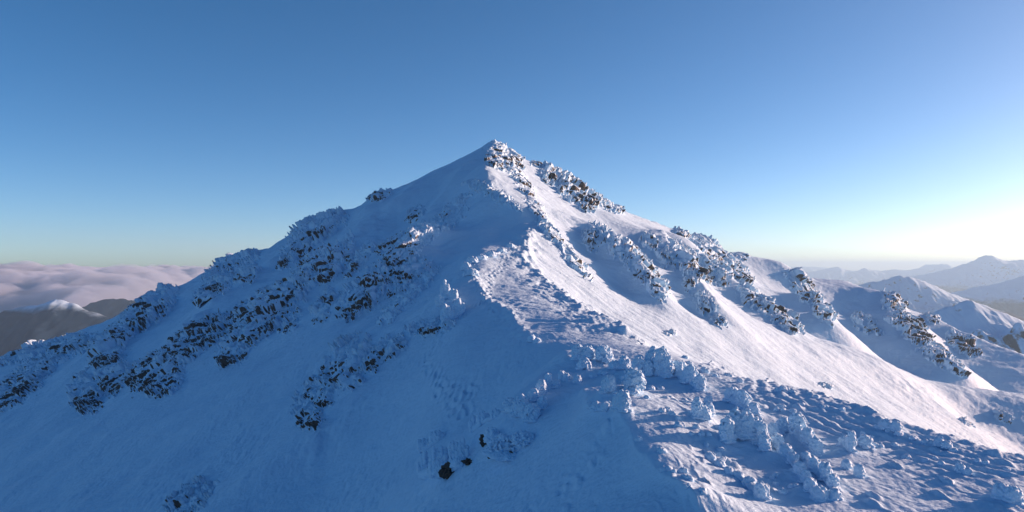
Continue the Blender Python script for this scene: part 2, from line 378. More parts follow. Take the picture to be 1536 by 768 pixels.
M_SNOW = make_snow('wind_packed_snow', 1.3, .28)
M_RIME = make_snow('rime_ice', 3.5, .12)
def make_rock():
    m, nt, b, out = mat('snowed_rock')
    geo = N(nt, 'ShaderNodeNewGeometry'); g = geo.outputs['Position']
    at = N(nt, 'ShaderNodeAttribute', attribute_name='bare').outputs['Fac']
    n1 = noise(nt, g, .9, 4, .6); n2 = noise(nt, g, .28, 3); n3 = noise(nt, g, 2.2, 3)
    fac = mapr(nt, math_(nt, 'ADD', at, math_(nt, 'MULTIPLY', math_(nt, 'SUBTRACT', n1, .5), .5)), .10, .22)
    rock = mix(nt, mapr(nt, n2, .3, .7), (.030, .024, .021), (.105, .085, .070))
    rock = mix(nt, mapr(nt, n3, .45, .75), rock, (.14, .12, .105))
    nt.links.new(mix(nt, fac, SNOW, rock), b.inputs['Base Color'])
    b.inputs['Roughness'].default_value = .8; b.inputs['Specular IOR Level'].default_value = .2
    bump(nt, b, n3, .7, .25)
    return m
M_ROCK = make_rock()

# ------------------------------------------------------------------ the mountain (one sheet)
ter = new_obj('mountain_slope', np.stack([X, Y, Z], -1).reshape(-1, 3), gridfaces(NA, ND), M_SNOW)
me = ter.data
tag(ter, 'snow covered mountain with a pointed summit and a long ridge', 'mountain', kind='structure')
print('terrain', round(time.time() - T0, 1))

# ------------------------------------------------------------------ rock outcrops
def ico(sub):
    t = (1 + 5 ** .5) / 2
    v = np.array([(-1, t, 0), (1, t, 0), (-1, -t, 0), (1, -t, 0), (0, -1, t), (0, 1, t), (0, -1, -t), (0, 1, -t), (t, 0, -1), (t, 0, 1), (-t, 0, -1), (-t, 0, 1)], float)
    f = [(0, 11, 5), (0, 5, 1), (0, 1, 7), (0, 7, 10), (0, 10, 11), (1, 5, 9), (5, 11, 4), (11, 10, 2), (10, 7, 6), (7, 1, 8), (3, 9, 4), (3, 4, 2), (3, 2, 6), (3, 6, 8), (3, 8, 9), (4, 9, 5), (2, 4, 11), (6, 2, 10), (8, 6, 7), (9, 8, 1)]
    v = [x / np.linalg.norm(x) for x in v]
    for _ in range(sub):
        c = {}; g = []
        def mid(a, b):
            k = (min(a, b), max(a, b))
            if k not in c:
                m = v[a] + v[b]; v.append(m / np.linalg.norm(m)); c[k] = len(v) - 1
            return c[k]
        for a, b, d in f:
            ab, bd, da = mid(a, b), mid(b, d), mid(d, a); g += [(a, ab, da), (b, bd, ab), (d, da, bd), (ab, bd, da)]
        f = g
    return np.array(v), np.array(f)
ICO1, ICO2 = ico(1), ico(2)
def balls(cen, rad, tmpl=ICO1, squash=None, jit=.16, r=rng):
    """many lumpy balls as one vertex / face array"""
    v, f = tmpl; n = len(cen)
    k = 1 + r.normal(0, jit, (n, len(v)))
    s = np.ones((n, 3)) if squash is None else squash
    V = cen[:, None] + v[None] * k[..., None] * rad[:, None, None] * s[:, None]
    Fc = f[None] + (np.arange(n) * len(v))[:, None, None]
    return V.reshape(-1, 3), Fc.reshape(-1, 3)

def outcrop(name, cat, ells, apx, bare, label, group, crust=1.0, seed=0):
    ells = [(e[0], e[1], e[2] * (1.22 if group != GR else 1.1), e[3] * 1.05, e[4]) for e in ells]
    pxs = [e[0] for e in ells]; pys = [e[1] for e in ells]
    x0 = min(e[0] - 1.25 * max(e[2], e[3]) for e in ells); x1 = max(e[0] + 1.25 * max(e[2], e[3]) for e in ells)
    C = np.array([hit(e[0], e[1]) for e in ells])
    Ds = []
    for e in ells:
        c_, s_ = math.cos(math.radians(e[4])), math.sin(math.radians(e[4]))
        for t in np.linspace(0, 2 * math.pi, 17)[:-1]:
            u, v = 1.15 * e[2] * math.cos(t), 1.15 * e[3] * math.sin(t)
            Ds.append(hit(e[0] + u * c_ - v * s_ * -1 * -1, e[1] - u * s_ - v * c_)[1])
    Dm = float(np.mean(C[:, 1])); Ds = np.clip(Ds, Dm * .80, Dm * 1.18)
    D0, D1 = min(Ds) - 3, max(Ds) + 3
    if D1 - D0 > 150: D0, D1 = Dm - 75, Dm + 75
    m_ = Dm / F                                    # metres to one photograph pixel here
    na = int(min((x1 - x0) / .8, 260)); nd = int(min((D1 - D0) / max(.9 * m_, .3), 330))
    a = (np.linspace(x0, x1, na) - PXC) / F; Dv = np.linspace(D0, D1, nd)
    Ag, Dg = np.meshgrid(a, Dv, indexing='ij')
    zb = zat(Ag, Dg); x = Ag * Dg; y = Dg
    px = PXC + Ag * F; py = HOR - zb / Dg * F
    wn = 9 * m_
    w1 = .62 * fbm(x / (11 * m_), y / (16 * m_), 3, seed + 1) + .40 * fbm(x / (4.5 * m_), y / (6.5 * m_), 2, seed + 2)
    msk = np.zeros(x.shape); low = np.zeros(x.shape)
    for e in ells:
        c_, s_ = math.cos(math.radians(e[4])), math.sin(math.radians(e[4]))
        dx, dy = px - e[0], -(py - e[1])
        u = (dx * c_ + dy * s_) / e[2]; v = (-dx * s_ + dy * c_) / e[3]
        ee = np.hypot(u, v) + .95 * w1 - .08
        mm = sstep(1.0, .70, ee); low = np.where(mm > msk, -dy / max(e[2], e[3]), low); msk = np.maximum(msk, mm)
    if msk.max() < .1: print('EMPTY', label); return None
    h = 4 * m_
    hs_ = max(5., 14 * m_)
    gx = (zat((x + hs_) / y, y) - zat((x - hs_) / y, y)) / (2 * hs_); gy = (zat(x / (y + hs_), y + hs_) - zat(x / (y - hs_), y - hs_)) / (2 * hs_)
    n = np.stack([-gx * 1.3, -gy * 1.3 - .15, np.ones_like(gx)], -1); n /= np.linalg.norm(n, axis=-1, keepdims=True)
    A_ = apx * (1.2 if group != GR else 1.15) * m_
    xx = x + 1.5 * m_ * fbm(x / (5 * m_), y / (5 * m_), 2, seed + 5); yy = (y + 1.5 * m_ * fbm(x / (5 * m_), y / (5 * m_), 2, seed + 6)) * .62
    yy = yy * .75; csc = float(np.clip(np.sqrt(max(e[2] * e[3] for e in ells)) / 18, .75, 1.8)) * np.random.default_rng(seed).uniform(.85, 1.2)
    A_ = A_ * (.78 + .22 * csc)
    e1, c1, d1, ox1, oy1 = facets(xx / (17 * csc * m_), yy / (17 * csc * m_), seed)
    e2, c2, d2, ox2, oy2 = facets(xx / (7.5 * csc * m_), yy / (7.5 * csc * m_), seed + 3)
    k1, k2, kid = worley(xx / (4.2 * m_), yy / (4.2 * m_), seed + 8); dome = np.sqrt(np.clip(1 - (k1 / .8) ** 2, 0, 1))
    h1 = np.clip(.15 + .65 * c1 - .75 * oy1 + .7 * (d1 - .5) * ox1, 0, 1.2) * sstep(.0, .10, e1)         # ledges: level tops, sheer fronts
    h2 = np.clip(.15 + .65 * c2 - .70 * oy2 + .8 * (d2 - .5) * ox2, 0, 1.2) * sstep(.0, .14, e2)
    clump = sstep(-.5, .1, fbm(x / (18 * m_), y / (28 * m_), 2, seed + 9) + .15)
    disp = A_ * (.06 + .66 * h1 + .30 * h2 + .09 * dome * (.4 + .6 * kid) + .07 * fbm(x / (2.5 * m_), y / (3.5 * m_), 2, seed + 14)) * msk * (.3 + .7 * clump)
    edge = np.minimum(np.minimum(np.arange(na)[:, None], na - 1 - np.arange(na)[:, None]), np.minimum(np.arange(nd)[None], nd - 1 - np.arange(nd)[None]))
    sink = (1 - sstep(.0, .10, msk)) * 1.5 * m_ + .05 + (edge == 0) * m_
    dzy = np.gradient(disp, axis=1) / (Dv[1] - Dv[0])                       # front faces: height growing away from the view side
    steep = sstep(.35, 1.1, dzy)
    cliff = sstep(-.05, .75, low + .55 * fbm(x / (13 * m_), y / (18 * m_), 2, seed + 13))                 # the undercut lower side
    big = fbm(x / (10 * m_), y / (14 * m_), 3, seed + 12)
    if group == GR:
        ba = -.84 + .95 * steep + 1.5 * (bare - .38) + .35 * np.clip(low, -.8, 1) + .55 * big - (1 - msk) * .9
    else:
        ba = -.92 + .85 * steep + 1.5 * (bare - .38) + .70 * cliff + .55 * big - (1 - msk) * .9
    up = sstep(.10, .22, ba)                                                # 1 on bare rock, 0 under rime
    base_ = np.stack([x, y, zb - sink], -1) + n * disp[..., None]
    fc = gridfaces(na, nd)
    o = hit(pxs[0], pys[0])
    root = empty(name, tuple(o)); tag(root, label, cat, group)
    rk = base_ - n * ((1 - up) * .35 * m_)[..., None]
    rm = base_ + n * (.12 * m_ - up * .75 * m_ + .13 * m_ * pnoise(x / (1.6 * m_), y / (2.2 * m_), seed + 15) * (1 - up))[..., None]
    new_obj('rock_face', rk.reshape(-1, 3) - o, fc, M_ROCK, root, True, {'bare': ba.ravel() + .25})
    new_obj('rime_crust', rm.reshape(-1, 3) - o, fc, M_RIME, root)
    return root

GL, GM, GR = 'rock outcrops on the shaded flank', 'rime covered outcrops on the shaded spurs', 'rock outcrops on the sunlit side'
ROCKS = [
 ([(570, 292, 14, 9, 20)], 8, .45, 'small dark rock knob alone on the upper left skyline', GL, .7),
 ([(482, 340, 28, 17, 32), (460, 362, 20, 15, 50)], 13, .30, 'largest rough crag on the left skyline, midway up to the summit', GL, 1),
 ([(356, 391, 24, 10, 20)], 11, .25, 'low rocky knob on the left skyline where the ridge flattens', GL, 1),
 ([(372, 411, 15, 13, 30)], 10, .30, 'rounded snowy knob just under the flattened skyline knob', GL, 1),
 ([(326, 424, 16, 16, 45), (308, 448, 12, 14, 60)], 9, .25, 'thin trail of rocks below the skyline, between two bigger crags', GL, 1),
 ([(230, 455, 26, 20, 25), (215, 476, 24, 14, 30)], 12, .35, 'knobbly crag on the lower left skyline above the cloud bank', GL, 1),
 ([(107, 518, 28, 12, 10)], 10, .35, 'flat dark outcrop just under the sunlit skyline knobs', GL, 1),
 ([(46, 529, 40, 8, 20)], 9, .20, 'lowest skyline knobs at far left, their tops lit pink', GL, 1),
 ([(40, 570, 26, 18, 45), (10, 597, 20, 15, 30)], 11, .42, 'lowest broken outcrop on the shaded flank, at the picture edge', GL, 1),
 ([(132, 590, 17, 26, 0), (172, 566, 22, 18, 30)], 12, .40, 'two headed outcrop at the bottom of the leftmost rock rib', GL, 1),
 ([(182, 500, 20, 15, 50), (162, 528, 22, 20, 45)], 12, .42, 'steep outcrop above the two headed one on the leftmost rib', GL, 1),
 ([(240, 555, 36, 20, 30), (250, 580, 22, 11, 25)], 12, .50, 'broad outcrop with a black undercut foot above the open snowfield', GL, 1),
 ([(305, 502, 34, 18, 30), (280, 525, 26, 14, 30)], 13, .55, 'large dark outcrop directly above the one with black foot', GL, 1),
 ([(375, 500, 24, 16, 40), (352, 525, 24, 16, 45)], 12, .40, 'long broken outcrop trailing down beside the large dark outcrop', GL, 1),
 ([(430, 440, 32, 20, 35), (398, 468, 44, 26, 30)], 14, .45, 'widest rock mass in the middle of the shaded flank', GL, 1),
 ([(490, 392, 24, 17, 30), (487, 412, 20, 12, 20)], 13, .45, 'round outcrop with dark foot right above the widest rock mass', GL, 1),
 ([(493, 446, 10, 14, 40), (482, 470, 12, 12, 40)], 10, .30, 'slim pale outcrop right of the widest rock mass', GL, 1),
 ([(436, 384, 20, 10, 50)], 9, .36, 'small rocks trailing down from the largest skyline crag', GL, 1),
 ([(455, 415, 26, 10, 45)], 10, .36, 'slanting rocks between round outcrop and the widest rock mass', GL, 1),
 ([(540, 392, 24, 8, 48)], 9, .34, 'slanting pale rocks across the smooth snow gully', GL, 1),
 ([(60, 556, 30, 9, 28)], 9, .34, 'rocky strip between lowest skyline knobs and lowest broken outcrop', GL, 1),
 ([(680, 310, 26, 7, 40)], 6, .22, 'faint rocky streak on the shaded side close under the summit', GL, 1),
 ([(606, 366, 34, 14, 25), (600, 384, 26, 12, 25)], 7, .52, 'dark double ledged cliff high on the shaded flank', GL, 1),
 ([(655, 337, 38, 12, 25)], 6, .15, 'pale rime plastered band slanting above the double ledged cliff', GL, 1.3),
 ([(565, 418, 22, 16, 45), (545, 446, 30, 18, 40)], 13, .48, 'outcrop with black foot, lower left of the double ledged cliff', GL, 1),
 ([(610, 410, 32, 12, 22)], 11, .42, 'straight ledge directly below the double ledged cliff', GL, 1),
 ([(598, 433, 14, 9, 20)], 8, .42, 'small dark block under the straight ledge', GL, .8),
 ([(624, 323, 12, 9, 40)], 7, .40, 'small dark rocks highest on the shaded flank under the summit', GL, .7),
 ([(523, 376, 7, 20, -5)], 9, .25, 'narrow upright outcrop in the smooth snow gully', GL, 1),
 ([(434, 491, 12, 7, 35)], 7, .45, 'small stray block below the widest rock mass', GL, .6),
 ([(286, 748, 30, 16, 35)], 12, .25, 'rime covered rocks at the bottom edge on the shaded slope', GM, 1.2),
 ([(616, 440, 40, 9, 42), (585, 474, 16, 8, 42)], 8, .15, 'thin line of rime lumps running down the shaded spur', GM, 1.2),
 ([(646, 490, 26, 11, 10)], 10, .42, 'ledge with dark holes under the sun tipped rime pinnacle', GM, 1),
 ([(580, 526, 26, 14, 32), (560, 545, 14, 10, 35)], 11, .50, 'black broken ledge partway down the shaded spur', GM, 1),
 ([(520, 545, 34, 22, 45), (528, 572, 16, 10, 20)], 12, .35, 'rime hung outcrop with black cave at its foot on the spur', GM, 1.2),
 ([(480, 588, 20, 20, 50), (463, 620, 15, 24, 25)], 11, .38, 'lowest jagged tail of rocks on the shaded spur', GM, 1.1),
 ([(745, 235, 13, 18, 0), (766, 240, 16, 12, -42)], 6.5, .42, 'brown summit crag crusted with white rime', GR, 1),
 ([(782, 272, 30, 9, -58), (803, 312, 22, 8, -60)], 5, .42, 'brown rock rib dropping right from the summit crag', GR, 1),
 ([(722, 282, 22, 8, -20), (752, 299, 26, 7, -30)], 8, .20, 'sunlit rime rim below the summit crag', GR, 1.3),
 ([(822, 345, 26, 7, -52), (856, 388, 30, 7, -48)], 8, .32, 'thin rock line crossing the sunlit face below the summit', GR, 1),
 ([(806, 246, 9, 4, 0)], 5, .50, 'tiny dark knob on the right skyline beside the summit', GR, .5),
 ([(826, 260, 14, 13, -30)], 11, .28, 'white rime buttress on the right skyline nearest the summit', GR, 1.2),
 ([(858, 284, 26, 14, -38), (884, 302, 12, 14, -50)], 12, .40, 'big toothed crag on the right skyline below the summit', GR, 1),
 ([(916, 309, 18, 7, -25)], 8, .30, 'low snowy knob on the right skyline below the toothed crag', GR, 1),
 ([(892, 358, 17, 16, -40), (933, 376, 24, 13, -38)], 11, .38, 'head of the nearest rock rib on the sunlit side', GR, 1),
 ([(962, 405, 24, 14, -50), (984, 435, 17, 10, -52)], 11, .42, 'lower tail of the nearest rock rib on the sunlit side', GR, 1),
 ([(973, 364, 12, 9, -40), (1000, 389, 15, 9, -42)], 10, .35, 'small paired blocks on the second rib of the sunlit side', GR, 1),
 ([(1036, 422, 9, 14, -25)], 11, .42, 'single upright brown block on the second sunlit rib', GR, 1),
 ([(1058, 458, 18, 11, -48), (1078, 480, 13, 8, -45)], 10, .36, 'tail of rocks ending the second rib on the sunlit side', GR, 1),
 ([(1033, 392, 34, 15, -38)], 11, .38, 'broad outcrop high on the third rib of the sunlit side', GR, 1),
 ([(1077, 412, 17, 14, -35)], 11, .42, 'compact outcrop right below the broad one on third rib', GR, 1),
 ([(1127, 446, 22, 12, -32)], 10, .36, 'upper outcrop of the last rib before the shaded valley', GR, 1),
 ([(1160, 466, 26, 13, -38), (1183, 486, 18, 10, -42)], 11, .38, 'end crag where the last sunlit rib meets the open slope', GR, 1),
 ([(1020, 352, 9, 11, -30)], 9, .32, 'small lit knob on the long right skyline', GR, 1),
 ([(1062, 376, 24, 15, -35), (1096, 402, 30, 14, -42)], 9, .38, 'widest rocky crag on the long right skyline', GR, 1),
 ([(1110, 381, 12, 7, -30)], 4, .35, 'small knob ending the rocky part of the right skyline', GR, 1),
 ([(1200, 428, 22, 12, -52), (1214, 446, 14, 11, -40)], 11, .42, 'dark faced crag on the first far spur at right', GR, 1),
 ([(1232, 468, 18, 11, -45)], 10, .38, 'scattered rocks at the foot of the first far spur', GR, .9),
 ([(1338, 453, 17, 11, -40)], 10, .50, 'dark topped crag on the skyline of the middle far spur', GR, .8),
 ([(1299, 487, 20, 10, -30)], 10, .40, 'small pale outcrop left of the middle far spur crest', GR, 1),
 ([(1358, 486, 24, 12, -25), (1374, 506, 20, 9, -20)], 11, .48, 'large layered crag on the middle far spur', GR, .9),
 ([(1400, 532, 24, 10, -35), (1428, 552, 18, 8, -38)], 10, .42, 'trailing rocks at the foot of the middle far spur', GR, .9),
 ([(1398, 479, 10, 6, -30)], 7, .40, 'small knob on the skyline between the two far spurs', GR, .9),
 ([(1444, 517, 24, 12, -30)], 11, .52, 'dark slab crag on the last far spur at right', GR, .8),
 ([(1504, 625, 13, 7, -30)], 8, .36, 'half buried rocks on the sunlit slope at far right', GR, .8),
 ([(1450, 634, 10, 3, -35)], 5, .25, 'low snowy hump left of the half buried rocks', GR, .8),
 ([(1238, 578, 9, 3, -15)], 6, .15, 'small snow block alone on the wide sunlit slope', GR, .8),
 ([(1004, 500, 8, 3, -15)], 6, .15, 'small snow block on the sunlit slope above the bench', GR, .8),
]
for k, r in enumerate(ROCKS):
    outcrop('summit_crag' if 'summit crag crusted' in r[3] or r[3].startswith('brown summit') else 'rock_outcrop', 'rock outcrop', r[0], r[1], r[2], r[3], r[4], r[5], seed=100 + 7 * k)
print('outcrops', round(time.time() - T0, 1))

# ------------------------------------------------------------------ rime-grown boulders of the foreground
def remeshed(V, Fc, voxel):
    me = bpy.data.meshes.new('tmp'); me.from_pydata(V.tolist(), [], Fc.tolist())
    o = bpy.data.objects.new('tmp', me); COL.objects.link(o)
    md = o.modifiers.new('r', 'REMESH'); md.mode = 'VOXEL'; md.voxel_size = voxel
    ev = o.evaluated_get(bpy.context.evaluated_depsgraph_get()); m2 = ev.to_mesh()
    n = len(m2.vertices); co_ = np.empty(n * 3, np.float32); m2.vertices.foreach_get('co', co_)
    nn = np.empty(n * 3, np.float32); m2.vertices.foreach_get('normal', nn)
    m2.calc_loop_triangles(); t = np.empty(len(m2.loop_triangles) * 3, np.int32); m2.loop_triangles.foreach_get('vertices', t)
    ev.to_mesh_clear(); bpy.data.objects.remove(o); bpy.data.meshes.remove(me)
    return co_.reshape(-1, 3).astype(float), nn.reshape(-1, 3).astype(float), t.reshape(-1, 3)
def lump(name, cat, specs, label, group=None, style='knob', hole=None, seed=0):
    """a boulder under rime: (px, py of its foot, width px, height px) for each of its heads"""
    r = np.random.default_rng(1000 + seed)
    C, R, S = [], [], []
    o = None; vox = 1.
    for px, py, w, h in specs:
        b = hit(px, py); m_ = b[1] / F; W, H = w * m_, h * m_
        if o is None: o = b.copy()
        vox = min(vox, max(.62 * m_, .05))
        b = b - o
        dp = W * .8
        if specs.index((px, py, w, h)) > 0:
            for q in np.linspace(0, 1, 16):
                C.append(prev * (1 - q) + b * q + [0, 0, H * .10]); R.append(min(W, H) * .34); S.append((1.2, 1.2, .9))
        prev = b.copy()
        if style == 'column':
            n = max(3, int(w / 5))
            for k in range(n):
                t = (k + .5) / n - .5
                hk = H * (1 - 1.1 * abs(t) ** 1.5) * r.uniform(.75, 1.05); x = t * W
                for q in range(9):
                    u = q / 8
                    C.append(b + [x + r.normal(0, .05 * W / n) - .10 * hk * u, r.normal(0, .12) + .25 * u * W, hk * u - .1]); R.append(W / n * (.5 + .28 * math.sin(u * 2.9)) * r.uniform(.85, 1.25)); S.append((1, 1.1, 1.2))
            continue
        C.append(b + [0, 0, H * .38]); R.append(1.); S.append((W * .36, dp * .40, H * .42))
        n1 = 14 if min(w, h) > 10 else 7
        for k in range(n1):
            th = r.uniform(0, 2 * math.pi); el = math.asin(r.uniform(-.15, 1)); e = r.uniform(.65, 1.12)
            C.append(b + [math.cos(th) * math.cos(el) * W * .40 * e, math.sin(th) * math.cos(el) * dp * .42 * e, H * .38 + math.sin(el) * H * .50 * e])
            R.append(min(W, H) * r.uniform(.09, .27)); S.append((r.uniform(.8, 1.2), 1, r.uniform(.9, 1.4)))
        n2 = int(min(260, 10 * w))
        for k in range(n2):
            th = r.uniform(0, 2 * math.pi); el = math.asin(r.uniform(-.5, 1)); e = r.uniform(.82, 1.2)
            C.append(b + [math.cos(th) * math.cos(el) * W * .46 * e, math.sin(th) * math.cos(el) * dp * .48 * e, H * .38 + math.sin(el) * H * .56 * e])
            R.append(max(r.uniform(1.0, 2.4) * m_, .10)); S.append((1, 1, r.uniform(.8, 1.3)))
        # drifted skirt
        for k in range(6):
            th = r.uniform(0, 2 * math.pi)
            C.append(b + [math.cos(th) * W * .42, math.sin(th) * dp * .42, H * .02]); R.append(W * .24); S.append((1.4, 1.4, .6))
    C = np.array(C); R = np.array(R); S = np.array(S)
    V, Fc = balls(C, R, ICO2, S, .07, r)
    V, nn, T = remeshed(V, Fc, vox)
    V = V + nn * (vox * .9 * pnoise((V[:, 0] + V[:, 2] * .7) / (vox * 4.5), (V[:, 1] - V[:, 2] * .8) / (vox * 4.5), seed))[:, None]
    lab = np.arange(len(V))
    e = np.concatenate([T[:, :2], T[:, 1:], T[:, ::2]])
    for _ in range(400):
        l2 = lab.copy(); np.minimum.at(l2, e[:, 0], lab[e[:, 1]]); np.minimum.at(l2, e[:, 1], lab[e[:, 0]]); l2 = l2[l2]
        if (l2 == lab).all(): break
        lab = l2
    ids, cnt = np.unique(lab, return_counts=True); big = ids[cnt >= .2 * len(V)]
    kp = np.isin(lab, big); T = T[kp[T].all(1)]; us = np.unique(T); mp = np.full(len(V), -1); mp[us] = np.arange(len(us)); V = V[us]; T = mp[T]
    if hole:
        root = empty(name, tuple(o)); tag(root, label, cat, group)
        new_obj('rime_crust', V, T, M_RIME, root)
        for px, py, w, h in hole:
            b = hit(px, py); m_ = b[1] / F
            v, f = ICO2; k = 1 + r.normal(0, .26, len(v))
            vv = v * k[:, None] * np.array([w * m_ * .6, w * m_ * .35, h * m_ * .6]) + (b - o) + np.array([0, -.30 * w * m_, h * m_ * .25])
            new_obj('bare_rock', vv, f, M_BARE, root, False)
        return root
    ob = new_obj(name, V, T, M_RIME); ob.location = o
    return tag(ob, label, cat, group)
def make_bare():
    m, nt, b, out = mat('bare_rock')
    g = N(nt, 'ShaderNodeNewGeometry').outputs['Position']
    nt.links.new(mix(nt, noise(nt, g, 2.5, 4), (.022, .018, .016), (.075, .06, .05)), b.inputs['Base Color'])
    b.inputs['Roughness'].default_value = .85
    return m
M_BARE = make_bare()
GB = 'rime covered boulders on the bench'; GS = 'rime growths on the shaded spurs'
LUMPS = [
 ([(866, 539, 15, 22), (882, 537, 18, 17)], 'twin rime boulder at the upper left end of the bench', 'knob', None),
 ([(876, 553, 18, 15)], 'small rime boulder just below the twin boulder', 'knob', None),
 ([(906, 541, 24, 22)], 'rounded rime boulder between twin boulder and the tallest one', 'knob', None),
 ([(922, 552, 14, 10), (936, 552, 16, 17)], 'low rime rim with raised end in front of the bench top', 'knob', None),
 ([(957, 560, 18, 25), (972, 562, 15, 20)], 'split rime boulder leaning left of the tallest boulder', 'knob', None),
 ([(979, 556, 20, 34), (992, 562, 22, 40), (1002, 565, 16, 30)], 'tallest rime boulder cluster on the crest of the bench', 'knob', None),
 ([(950, 587, 32, 34)], 'domed rime boulder with a dark hollow in its foot', 'knob', [(943, 585, 16, 7)]),
 ([(913, 588, 20, 24)], 'rime boulder left of the domed one, near the shadow edge', 'knob', None),
 ([(936, 616, 18, 32), (926, 614, 16, 22)], 'rime boulder ending the snow ledge beside the shadow edge', 'knob', None),
 ([(884, 612, 9, 8), (896, 614, 16, 10), (910, 615, 16, 12)], 'straight snow ledge joining shadow edge and rime boulder', 'knob', None),
 ([(1018, 562, 22, 20), (1036, 573, 22, 24), (1050, 585, 15, 24)], 'chain of three rounded rime heads right of the tallest cluster', 'knob', None),
 ([(1046, 626, 15, 30), (1058, 628, 14, 18), (1064, 620, 12, 16)], 'horned rime boulder in the middle of the bench', 'knob', None),
 ([(1098, 600, 20, 19), (1115, 612, 22, 24), (1131, 620, 15, 16)], 'rime ridge of three heads under the bench edge', 'knob', None),
 ([(1090, 662, 20, 36), (1103, 654, 22, 40), (1121, 656, 24, 40), (1138, 664, 22, 36), (1147, 674, 16, 26)], 'large crown shaped rime boulder around a smooth hollow', 'knob', None),
 ([(1175, 652, 17, 26)], 'stout rime boulder right of the crown shaped one', 'knob', None),
 ([(1196, 654, 25, 34), (1212, 668, 20, 26), (1223, 681, 19, 24)], 'tall rime boulder with two steps down to the right', 'knob', None),
 ([(1158, 656, 16, 20), (1166, 670, 18, 18), (1178, 682, 18, 16), (1190, 694, 16, 14), (1200, 708, 16, 15), (1209, 722, 16, 16), (1216, 736, 16, 18), (1230, 748, 22, 18)], 'long rime spine running down from the crown shaped boulder', 'knob', None),
 ([(1208, 694, 14, 16), (1222, 706, 16, 20), (1238, 718, 18, 24), (1250, 732, 16, 20), (1252, 748, 16, 14)], 'cluster of rime heads flanking the long spine', 'knob', None),
 ([(1066, 690, 14, 10), (1080, 700, 14, 9), (1094, 710, 14, 9), (1108, 716, 12, 8), (1124, 728, 18, 12), (1142, 746, 20, 22)], 'low curved rime ridge in front of the smooth hollow', 'knob', None),
 ([(1277, 676, 13, 30), (1268, 668, 18, 14)], 'single rime horn on the right part of the bench', 'knob', None),
 ([(1297, 669, 20, 15)], 'squat rime boulder right of the single horn', 'knob', None),
 ([(1270, 702, 13, 12)], 'round rime ball on the shaded bench below the horn', 'knob', None),
 ([(1289, 715, 14, 17)], 'upright rime lump beside the round rime ball', 'knob', None),
 ([(1330, 643, 20, 13), (1345, 646, 12, 14)], 'rime hump on the bench edge against the sunlit slope', 'knob', None),
 ([(1409, 668, 12, 11), (1420, 671, 12, 9)], 'pair of small rime humps further along the bench edge', 'knob', None),
 ([(1502, 745, 22, 20), (1520, 750, 22, 20)], 'rime boulder at the lower right corner of the bench', 'knob', None),
 ([(1440, 708, 12, 12), (1452, 712, 9, 9)], 'rime lumps at the foot of the lit patch, lower right', 'knob', None),
 ([(1063, 604, 10, 9)], 'small rime ball between horned boulder and bench edge', 'knob', None),
 ([(669, 447, 13, 24), (681, 452, 12, 20), (660, 458, 12, 16)], 'rime pinnacle on the shaded spur with its tip in sunlight', 'column', None),
 ([(690, 470, 16, 20), (672, 482, 20, 24)], 'drooping rime curtain below the sun tipped pinnacle', 'column', None),
 ([(640, 715, 26, 34), (662, 712, 34, 44), (690, 698, 30, 42)], 'tall rime curtain over a black cave in the shade', 'column', [(672, 712, 19, 20), (703, 694, 14, 7)]),
 ([(636, 676, 18, 16), (656, 662, 22, 14)], 'low rime fringe behind the tall rime curtain', 'column', None),
 ([(760, 680, 50, 26), (785, 668, 36, 20), (738, 664, 22, 22)], 'smooth snow covered ledge showing black rock holes', 'knob', [(729, 662, 15, 13), (744, 683, 17, 10), (768, 684, 10, 9), (737, 648, 6, 7)]),
 ([(765, 616, 20, 18), (782, 622, 26, 26), (798, 630, 22, 24)], 'cauliflower shaped rime boulder above the snow ledge', 'knob', None),
 ([(814, 612, 13, 17)], 'round rime ball right of the cauliflower shaped boulder', 'knob', None),
 ([(712, 645, 14, 18), (726, 634, 18, 14), (744, 626, 14, 12)], 'rime fringe left of the cauliflower shaped boulder', 'column', None),
 ([(800, 600, 14, 16), (812, 590, 14, 20), (822, 584, 12, 22), (832, 580, 14, 10)], 'string of rime heads climbing toward the bench', 'knob', None),
 ([(843, 569, 9, 12), (850, 571, 8, 10)], 'small rime pair between the string and the bench', 'knob', None),
 ([(866, 574, 10, 11)], 'lone small rime ball above the shadow edge', 'knob', None),
 ([(708, 394, 15, 8), (722, 389, 12, 6), (736, 384, 14, 6), (752, 378, 11, 5), (766, 372, 12, 5)], 'sunlit rime crest on the ridge above the saddle', 'knob', None),
 ([(699, 404, 12, 9), (709, 411, 13, 7), (700, 414, 9, 6)], 'sunlit rime knot at the left end of the ridge crest', 'knob', None),
 ([(797, 512, 10, 9), (806, 514, 8, 6)], 'small sunlit rime tip at the front of the saddle', 'knob', None),
]
for k, (sp, lab, st, hole) in enumerate(LUMPS):
    shade = sp[0][0] < 862
    lump('rime_boulder' if st == 'knob' else 'rime_curtain', 'rime boulder' if st == 'knob' else 'rime curtain', sp, lab, GS if shade else GB, st, hole, k)
